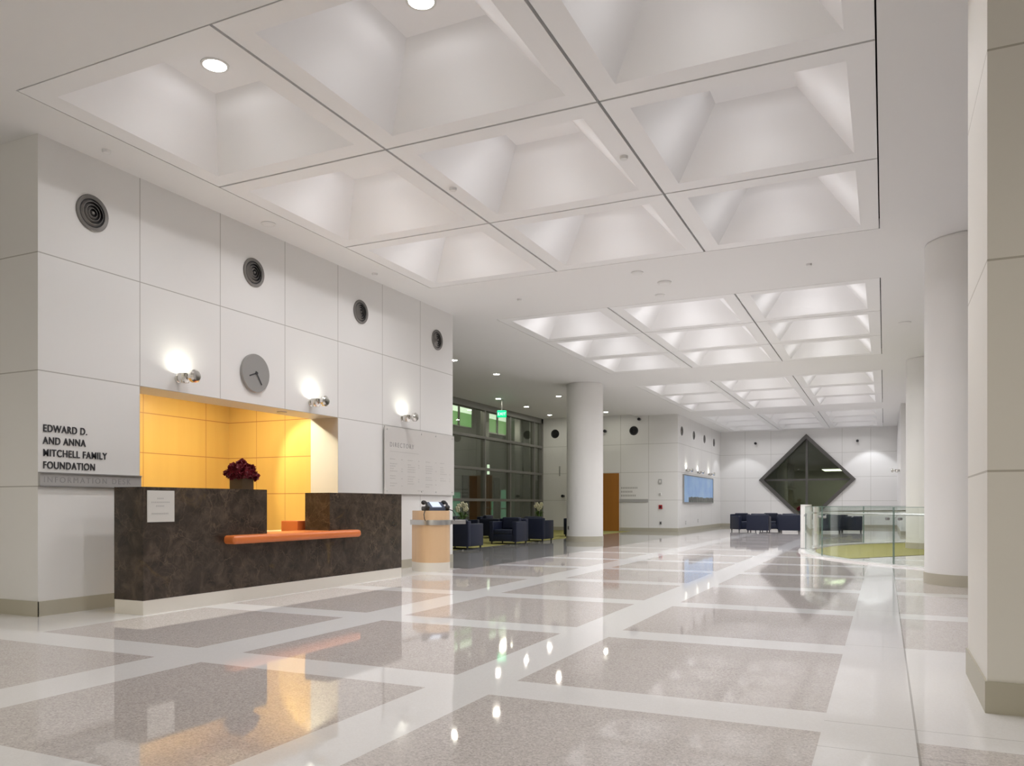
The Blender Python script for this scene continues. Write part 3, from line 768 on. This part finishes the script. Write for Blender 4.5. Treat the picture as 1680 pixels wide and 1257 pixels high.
for sy in (-1, 1):
    b = BM(); y = sy * 0.185
    tube(b, [(0.10, y, 0.07), (0.06, y, 0.12), (-0.02, y, 0.155), (-0.08, y, 0.15)], 0.022, 10); blob(b, (0.10, y, 0.06), 0.045, 2, (1, 1, 0.9)); blob(b, (-0.085, y, 0.14), 0.045, 2, (1, 1, 0.9))
    box(b, -0.09, 0.10, y - 0.045, y + 0.045, 0.0, 0.075, 0.02, 3); hs = obj('handset', b, M['black'], ph, 60)
    b = BM(); tube(b, [(0.10, y, 0.03), (0.16, y + sy * 0.07, 0.0), (0.20, y + sy * 0.10, -0.06), (0.22, y + sy * 0.10, -0.13), (0.21, y + sy * 0.08, -0.17)], 0.008, 8); obj('cord', b, M['black'], ph, 60)

# ------------------------------------------------------------------ armchairs, tables, flowers in the lounges
def armchair(label, loc, rz, group):
    """club chair, front towards -Y, origin on the floor"""
    t = thing('armchair', label, 'armchair', loc, rz, group)
    W, Dp = 0.44, 0.42
    q = BM(); box(q, -W + 0.14, W - 0.14, -Dp, Dp - 0.14, 0.09, 0.30, 0.012); obj('seat_base', q, M['navy'], t, 40)
    q = BM(); box(q, -W + 0.145, W - 0.145, -Dp - 0.01, Dp - 0.20, 0.30, 0.43, 0.035, 4); obj('seat_cushion', q, M['navy2'], t, 40)
    for s in (-1, 1):
        q = BM(); box(q, min(s * W, s * (W - 0.14)), max(s * W, s * (W - 0.14)), -Dp, Dp - 0.1, 0.08, 0.66, 0.022, 3); obj('arm', q, M['navy'], t, 40)
    q = BM(); box(q, -W, W, Dp - 0.16, Dp, 0.08, 0.735, 0.025, 3); obj('back', q, M['navy'], t, 40)
    q = BM(); box(q, -W + 0.15, W - 0.15, Dp - 0.28, Dp - 0.15, 0.43, 0.78, 0.04, 4); obj('back_cushion', q, M['navy2'], t, 40)
    for sx in (-1, 1):
        for sy in (-1, 1):
            q = BM(); cyl(q, (sx * (W - 0.06), sy * (Dp - 0.06), 0.0), 0.02, 0.09, 12, r2=0.028); obj('foot', q, M['black'], t)
    return t
G1 = 'navy armchairs in the glass-walled lounge'
a0 = armchair('navy armchair beside the end of the desk wall, its back to the entrance', (-9.98, 18.22, 0.0), PI, G1)
dup(a0, (-9.95, 21.07, 0.0), 0, 'navy armchair showing its open seat, in the middle of the lounge row')
dup(a0, (-9.95, 23.05, 0.0), PI, 'navy armchair with its back turned, second before the round column')
dup(a0, (-9.95, 27.0, 0.0), 0, 'navy armchair half hidden behind the lounge column')
dup(a0, (-11.95, 19.9, 0.006), -PI / 2 * 0 + PI / 2, 'navy armchair behind the first armchair, towards the glass wall')
dup(a0, (-12.2, 22.3, 0.006), PI / 2, 'navy armchair behind the middle armchair, against the glass wall')
dup(a0, (-12.2, 24.6, 0.006), PI / 2, 'navy armchair by the glass wall below the cream flowers')
G2 = 'navy armchairs below the diamond window'
dup(a0, (-5.55, 35.7, 0), math.radians(35), 'navy armchair at the outer end of the row below the diamond window', G2)
dup(a0, (-4.75, 34.5, 0), PI, 'navy armchair with its back turned, second in the row below the diamond window', G2)
dup(a0, (-4.55, 36.6, 0), 0, 'navy armchair facing forward behind the row below the diamond window', G2)
dup(a0, (-3.55, 34.9, 0), PI, 'navy armchair beside the white bollard, below the diamond window', G2)
dup(a0, (-2.05, 35.4, 0), PI, 'navy armchair seen through the glass balustrade next to the bollard', G2)
dup(a0, (-1.25, 36.3, 0), PI / 2, 'navy armchair seen through the glass balustrade, last of its row', G2)

def side_table(label, loc, h=0.52):
    t = thing('side_table', label, 'table', loc)
    q = BM(); lathe(q, [(0, h - 0.03), (0.30, h - 0.03), (0.305, h - 0.02), (0.30, h), (0, h)], 36); obj('table_top', q, M['table_top'], t, 40)
    q = BM(); lathe(q, [(0, 0.02), (0.025, 0.02), (0.025, h - 0.03), (0, h - 0.03)], 16); obj('stem', q, M['steel'], t, 40)
    q = BM(); lathe(q, [(0, 0), (0.20, 0), (0.20, 0.01), (0.03, 0.025), (0, 0.025)], 28); obj('base', q, M['steel'], t, 40)
    return t
def orchid(label, loc, seedn):
    random.seed(seedn)
    t = thing('potted_flowers', label, 'flowers', loc)
    q = BM(); lathe(q, [(0, 0), (0.08, 0), (0.10, 0.16), (0.085, 0.16), (0.075, 0.03), (0, 0.03)], 24); obj('pot', q, M['vase'], t, 40)
    q = BM()
    for k in range(16):
        a = k * 2.4; r = random.uniform(0.15, 0.26); h = random.uniform(0.24, 0.42)
        c, s = math.cos(a), math.sin(a)
        l = [(0.02 * c, 0.02 * s, 0.14), (r * 0.6 * c - 0.04 * s, r * 0.6 * s + 0.04 * c, h), (r * c, r * s, h - 0.05), (r * 0.6 * c + 0.04 * s, r * 0.6 * s - 0.04 * c, h)]
        q.faces.new([q.verts.new(p) for p in l])
    obj('leaves', q, M['green_leaf'], t)
    q = BM()
    for k in range(9):
        a = k * 2.1; tube(q, [(0, 0, 0.14), (0.05 * math.cos(a), 0.05 * math.sin(a), 0.35), (0.14 * math.cos(a), 0.14 * math.sin(a), 0.52)], 0.006, 5)
    obj('stems', q, M['green_leaf'], t)
    for k in range(9):
        a = k * 2.1; rr_ = random.uniform(0.06, 0.17); c = Vector((rr_ * math.cos(a), rr_ * math.sin(a), random.uniform(0.42, 0.66)))
        q = BM()
        for j in range(5):
            d = Vector((math.cos(j * 1.257), 0.4 * math.sin(j * 2.0) - 0.3, math.sin(j * 1.257))); blob(q, c + d * 0.038, 0.034, 1, (1, 0.6, 1))
        obj('bloom', q, M['cream_petal'], t, 60)
    return t
side_table('small round side table under the cream flowers between the facing armchairs', (-10.9, 20.0, 0.006))
orchid('pot of cream flowers with green leaves between the two first armchairs', (-10.9, 20.0, 0.526), 3)
side_table('small round side table under the cream flowers by the round column', (-11.05, 25.9, 0.006))
orchid('pot of cream flowers in front of the far wall beside the round column', (-11.05, 25.9, 0.526), 5)
side_table('small round table with red flowers below the diamond window', (-3.2, 36.2, 0), 0.70)
rf = thing('flower_arrangement', 'dark vase of red flowers beside the white bollard', 'flowers', (-3.2, 36.2, 0.70))
b = BM(); lathe(b, [(0, 0), (0.10, 0), (0.12, 0.2), (0.10, 0.2), (0.09, 0.02), (0, 0.02)], 24); obj('vase', b, M['black'], rf, 40)
for x, y, z in ((0, 0, 0.36), (0.10, 0, 0.29), (-0.10, 0.02, 0.29), (0.02, -0.11, 0.29), (0, 0.11, 0.29), (0.13, 0.1, 0.25), (-0.13, -0.09, 0.25)):
    b = BM(); bloom(b, (x, y, z), 0.09); obj('bloom', b, M['red_petal'], rf, 60)

# ------------------------------------------------------------------ rotunda balustrade
def ring_pt(a, r=RR): a = math.radians(a); return (RC[0] + r * math.cos(a), RC[1] + r * math.sin(a))
def balustrade(label, a0, step, n):
    m0 = ring_pt(a0 + step * n / 2)
    t = thing('glass_balustrade', label, 'balustrade', (m0[0], m0[1], 0.03))
    off = (-m0[0], -m0[1], -0.03)
    for k in range(n):
        p0, p1 = a0 + step * k, a0 + step * (k + 1)
        s = 0.10 * (1 if step > 0 else -1)
        q = BM(); annulus(q, RR - 0.007, RR + 0.007, 0.03, 1.10, min(p0 + s, p1 - s), max(p0 + s, p1 - s), 10); bmesh.ops.translate(q, verts=q.verts, vec=off)
        pn = obj('glass_panel', q, M['glass'], t, 30)
        q = BM(); annulus(q, RR - 0.0075, RR + 0.0075, 1.098, 1.106, min(p0 + s, p1 - s), max(p0 + s, p1 - s), 10)
        for pe in (p0 + s, p1 - s): annulus(q, RR - 0.008, RR + 0.008, 0.03, 1.10, pe - 0.016, pe + 0.016, 1)
        bmesh.ops.translate(q, verts=q.verts, vec=off); obj('glass_edge', q, M['glass_edge'], pn)
        for f in (0.06, 0.94):
            pa = p0 + (p1 - p0) * f; x, y = ring_pt(pa, RR)
            q = BM(); lathe(q, [(0, -0.03), (0.028, -0.03), (0.028, 0.03), (0, 0.03)], 16, Matrix.Translation((x, y, 0.88)) @ Matrix.Rotation(math.radians(pa), 4, 'Z') @ RX); bmesh.ops.translate(q, verts=q.verts, vec=off); obj('clamp', q, M['grey_metal'], t, 40)
    q = BM(); N = n * 8
    tube(q, [(*ring_pt(a0 + step * n * i / N, RR - 0.075), 0.96) for i in range(N + 1)], 0.021, 10); bmesh.ops.translate(q, verts=q.verts, vec=off); obj('handrail', q, M['steel'], t, 60)
    for k in range(n * 2 + 1):
        pa = a0 + step * n * (0.02 + 0.96 * k / (n * 2)); q = BM(); tube(q, [(*ring_pt(pa, RR - 0.075), 0.95), (*ring_pt(pa, RR - 0.03), 0.90), (*ring_pt(pa, RR - 0.006), 0.90)], 0.009, 6); bmesh.ops.translate(q, verts=q.verts, vec=off); obj('bracket', q, M['steel'], t)
balustrade('curved glass balustrade on the near side of the green carpet ring', 182.2, 20.7, 4)
balustrade('curved glass balustrade on the far side of the green carpet ring', 166.5, -21, 4)
def bollard(label, a, r, h):
    x, y = ring_pt(a); t = thing('bollard', label, 'bollard', (x, y, 0.0))
    q = BM(); lathe(q, [(0, 0.031), (r, 0.031), (r, h - 0.03), (r - 0.006, h - 0.03), (r - 0.006, h - 0.022), (r, h - 0.022), (r, h), (0, h)], 40); obj('shaft', q, M['white_plastic'], t, 40)
    q = BM(); lathe(q, [(0.0, 0.02), (r + 0.02, 0.02), (r + 0.02, 0.04), (r, 0.05), (0, 0.05)], 40); obj('foot_ring', q, M['steel'], t, 40)
bollard('thick white round bollard at the tip of the glass balustrade', 180.0, 0.135, 1.15)
bollard('slim white round bollard at the start of the far glass balustrade', 168.8, 0.075, 1.10)

# ------------------------------------------------------------------ picture, far wall fittings
pc = thing('wall_picture', 'wide blue lake picture with a dark shore along its lower edge', 'picture', (WX, 37.37, 1.84))
b = BM(); box(b, 0.012, 0.05, -3.2, 3.2, -0.58, 0.58); obj('panel', b, M['picture'], pc)
b = BM(); box(b, 0, 0.07, -3.23, 3.23, 0.58, 0.62); box(b, 0, 0.07, -3.23, 3.23, -0.62, -0.58); box(b, 0, 0.07, -3.23, -3.2, -0.58, 0.58); box(b, 0, 0.07, 3.2, 3.23, -0.58, 0.58); obj('picture_frame', b, M['grey_metal'], pc)

fs = thing('wall_lettering', 'three lines of small dark lettering on the far wall beside the wooden door', 'lettering', (-10.34, FY, 1.5))
b = BM()
for z, ln in ((0.37, 0.72), (0.205, 0.46), (0.04, 0.66)):
    x = 0
    while x < ln: box(b, x, x + 0.05, -0.006, 0, z - 0.04, z + 0.04); x += 0.075
obj('letters', b, M['faint_ink'], fs)
b = BM(); box(b, -0.63, 0.63, -0.03, 0, -0.065, 0.065); o = obj('sign_bar', b, M['grey_plastic'], None, None, (-9.77, FY, 1.32)); tag(o, 'slim grey sign bar under the small lettering on the far wall', 'sign')
def far_fit(name, label, cat, x, z, hw, hh, m, m2, dp=0.03):
    t = thing(name, label, cat, (x, FY, z)); q = BM(); box(q, -hw, hw, -dp, 0, -hh, hh, 0.006); obj('body', q, m, t)
    q = BM(); box(q, -hw * 0.5, hw * 0.5, -dp - 0.006, -dp, -hh * 0.5, hh * 0.5); obj('front_plate', q, m2, t)
far_fit('strobe_alarm', 'small grey strobe box on the far wall, topmost of the wall fittings', 'alarm', -8.62, 2.13, 0.075, 0.10, M['grey_plastic'], M['white_plastic'])
far_fit('thermostat', 'tiny pale thermostat above the red alarm box', 'thermostat', -8.62, 1.60, 0.05, 0.06, M['white_plastic'], M['grey_plastic'])
far_fit('fire_alarm_box', 'small red alarm box on the far wall', 'alarm', -8.60, 1.05, 0.075, 0.085, M['red_case'], M['black'], 0.05)
far_fit('wall_outlet', 'small grey outlet low on the far wall under the red alarm box', 'outlet', -8.60, 0.37, 0.05, 0.07, M['grey_plastic'], M['black'], 0.015)
far_fit('wall_handle_plate', 'thin grey plate on the far wall next to the glass wall', 'plate', -13.2, 2.65, 0.03, 0.22, M['grey_plastic'], M['grey_metal'], 0.02)
for y, z in ((34.74, 0.36), (37.25, 0.40)):
    t = thing('wall_outlet', 'tiny pale outlet under the %s of the lake picture' % ('near end' if y < 36 else 'middle'), 'outlet', (WX, y, z)); q = BM(); box(q, 0, 0.012, -0.06, 0.06, -0.08, 0.08, 0.003); obj('body', q, M['grey_plastic'], t)
    q = BM(); box(q, 0.012, 0.016, -0.025, 0.025, -0.05, 0.05); obj('front_plate', q, M['white_plastic'], t)
cp = thing('column_outlet', 'small grey outlet plate low on the lounge column', 'outlet', (-8.98, 23.428, 0.42), math.radians(-42)); b = BM(); box(b, -0.04, 0.04, -0.020, 0.02, -0.06, 0.06, 0.004); obj('body', b, M['grey_plastic'], cp)
b = BM(); box(b, -0.02, 0.02, -0.024, -0.02, -0.04, 0.04); obj('front_plate', b, M['black'], cp)

def camera_fit(label, loc, big=1.0):
    t = thing('security_camera', label, 'camera', loc)
    q = BM(); lathe(q, [(0, 0), (0.055, 0), (0.055, 0.02), (0, 0.02)], 20, RY); obj('mount', q, M['grey_metal'], t, 40)
    q = BM(); tube(q, [(0, -0.01, 0), (0, -0.09, 0.0), (0, -0.12, -0.02)], 0.015, 8); obj('arm', q, M['black'], t)
    q = BM(); lathe(q, [(0, 0.08), (0.05, 0.08), (0.062, 0.09), (0.065, 0.2), (0.045, 0.2), (0, 0.18)], 20, RY); obj('body', q, M['black'], t, 40)
    return t
c0 = camera_fit('small dark wall camera on the end wall, on the picture side of the diamond', (-6.05, EY, 4.32))
dup(c0, (-1.20, EY, 4.29), 0, 'small dark wall camera on the end wall, above the bright pool of light')
dup(c0, (-9.50, FY, 4.80), 0, 'small dark wall camera tucked under the ceiling of the far wall')
dup(c0, (-11.03, FY, 4.35), 0, 'small dark wall camera right beside the lounge column')
dup(c0, (-13.0, FY, 1.53), 0, 'small dark round fitting at hand height next to the lounge column')

# exit sign hung near the glass wall
ex = thing('exit_sign', 'green lit exit sign hung from the lounge ceiling', 'sign', (-12.8, 26.5, 4.50), math.radians(20))
b = BM(); box(b, -0.17, 0.17, -0.03, 0.03, -0.13, 0.13, 0.005); obj('panel', b, M['exit'], ex)
b = BM(); tube(b, [(0, 0, 0.13), (0, 0, HC + 0.07 - 4.50)], 0.012, 8); lathe(b, [(0, 0.50), (0.06, 0.50), (0.06, HC + 0.07 - 4.50), (0, HC + 0.07 - 4.50)], 20); obj('stem', b, M['grey_metal'], ex)
text_mesh('letters', 'EXIT', 0.15, M['exit_text'], Matrix.Translation((-0.155, -0.0315, -0.055)) @ ON_Y, ex, 0.001)

# lounge downlights and small ceiling fittings
def downlight(label, x, y, z, r=0.085):
    t = thing('ceiling_light', label, 'ceiling light', (x, y, z), 0, 'small downlights in the lounge ceiling')
    q = BM(); lathe(q, [(r, 0.0), (r + 0.025, 0.0), (r + 0.022, -0.012), (r, -0.008), (r, 0.0)], 28); obj('trim_ring', q, M['white_plastic'], t, 40)
    q = BM(); cyl(q, (0, 0, -0.006), r - 0.001, 0.005, 28); obj('lens', q, M['lamp_lounge'], t)
    return t
LZ = HC + 0.07
l0 = downlight('small downlight touching the end of the desk wall', -10.46, 18.7, LZ)
for x, y, l in ((-10.44, 21.25, 'small downlight in the lounge ceiling, second from the desk wall end'), (-10.54, 26.5, 'small downlight just beside the lounge column'),
                (-10.57, 31.9, 'small downlight on the hall side of the lounge column, over the far wall'), (-12.8, 26.2, 'small downlight in the lounge ceiling above the exit sign'),
                (-12.83, 28.8, 'dim small downlight between the exit sign and the far wall'), (-13.11, 31.9, 'small downlight in the lounge corner by the far wall')):
    dup(l0, (x, y, LZ), 0, l)
def disc_fit(name, label, cat, x, y, r, h=0.02):
    t = thing(name, label, cat, (x, y, HC)); q = BM(); lathe(q, [(0, 0), (r, 0), (r, -h * 0.5), (r * 0.85, -h), (0, -h)], 28); obj('cover', q, M['ceiling'], t, 40)
    q = BM(); lathe(q, [(r * 0.82, -h - 0.001), (r * 0.70, -h - 0.001)], 28); obj('ring', q, M['white_plastic'], t)
    return t
disc_fit('ceiling_speaker', 'round pale disc in the ceiling edge above the second wall vent', 'speaker', -7.56, 8.38, 0.10)
disc_fit('sprinkler_head', 'small sprinkler disc in the ceiling edge above the first wall vent', 'sprinkler', -7.57, 5.91, 0.045, 0.03)
disc_fit('sprinkler_head', 'small sprinkler disc in the ceiling edge above the third wall vent', 'sprinkler', -7.60, 10.93, 0.045, 0.03)
disc_fit('ceiling_speaker', 'round pale disc in the ceiling strip, next to the first coffer tray', 'speaker', -3.67, 12.70, 0.10)
disc_fit('smoke_detector', 'raised round detector in the ceiling strip between two coffer trays', 'smoke detector', -3.41, 13.45, 0.12, 0.035)
disc_fit('ceiling_speaker', 'round pale disc in the ceiling strip, next to the second coffer tray', 'speaker', -3.69, 14.24, 0.09)
disc_fit('sprinkler_head', 'small sprinkler disc in the ceiling strip on the lounge side', 'sprinkler', -6.12, 13.43, 0.045, 0.03)
disc_fit('sprinkler_head', 'small sprinkler disc in the ceiling strip on the column side', 'sprinkler', -1.08, 13.40, 0.045, 0.03)
disc_fit('ceiling_speaker', 'round pale disc in the ceiling between the two columns', 'speaker', 0.39, 18.55, 0.12)
disc_fit('sprinkler_head', 'small sprinkler disc on the coffer seam over the desk side', 'sprinkler', -4.70, 8.38, 0.045, 0.03)
disc_fit('sprinkler_head', 'small sprinkler disc on the coffer seam over the hall middle', 'sprinkler', -2.58, 8.41, 0.045, 0.03)

# ------------------------------------------------------------------ lamps of the place
# alcove: warm downlights in the soffit and in the alcove ceiling
def warm(label, x, y, z, r=0.07):
    t = thing('ceiling_light', label, 'ceiling light', (x, y, z)); q = BM(); lathe(q, [(r, 0), (r + 0.02, 0), (r + 0.018, -0.01), (r, -0.006), (r, 0)], 24); obj('trim_ring', q, M['grey_metal'], t, 40)
    q = BM(); cyl(q, (0, 0, -0.004), r - 0.001, 0.003, 24); obj('lens', q, M['lamp_warm'], t); return t
w0 = warm('warm downlight inside the alcove, out of sight above the opening', -8.88, 9.3, 3.0, 0.11); w0['group'] = 'warm lamps in the alcove ceiling'
for x, y in ((-8.88, 6.9), (-8.88, 8.1)): dup(w0, (x, y, 3.0))
aw = warm('warm spotlight inside the alcove, aimed at the white jamb beside the opening', -9.0, 9.25, 2.99, 0.06)
ad = bpy.data.lights.new('alcove_spot', 'SPOT'); ad.energy = 150; ad.spot_size = math.radians(64); ad.spot_blend = 0.4; ad.color = (1.0, 0.93, 0.66); ad.shadow_soft_size = 0.04
ao = bpy.data.objects.new('alcove_spot', ad); COL.objects.link(ao); ao.parent = aw; ao.location = (0, 0, -0.05)
ao.rotation_euler = (Vector((-8.12, 10.29, 1.45)) - Vector((-9.0, 9.25, 2.95))).to_track_quat('-Z', 'Y').to_euler()
b = BM(); lathe(b, [(0, 0), (0.075, 0), (0.07, -0.012), (0, -0.008)], 24); o = obj('soffit_light', b, M['grey_metal'], None, 40, (-8.13, 9.30, 2.532)); tag(o, 'small round fitting in the underside of the alcove opening', 'ceiling light')

# wall washers over the end wall
def washer(label, x, y, energy):
    t = thing('wall_washer', label, 'ceiling light', (x, y, HC)); q = BM(); lathe(q, [(0.05, 0), (0.075, 0), (0.07, -0.012), (0.05, -0.008), (0.05, 0)], 24); obj('trim_ring', q, M['white_plastic'], t, 40)
    ld = bpy.data.lights.new('washer_lamp', 'SPOT'); ld.energy = energy; ld.spot_size = math.radians(86); ld.spot_blend = 0.25; ld.color = (0.93, 0.95, 1.0); ld.shadow_soft_size = 0.04
    lo = bpy.data.objects.new('washer_lamp', ld); COL.objects.link(lo); lo.location = (0, 0, -0.02); lo.parent = t
washer('recessed wall washer over the bright pool of light on the end wall', -0.57, 41.9, 120)
washer('recessed wall washer over the end wall on the picture side', -6.6, 41.7, 80)
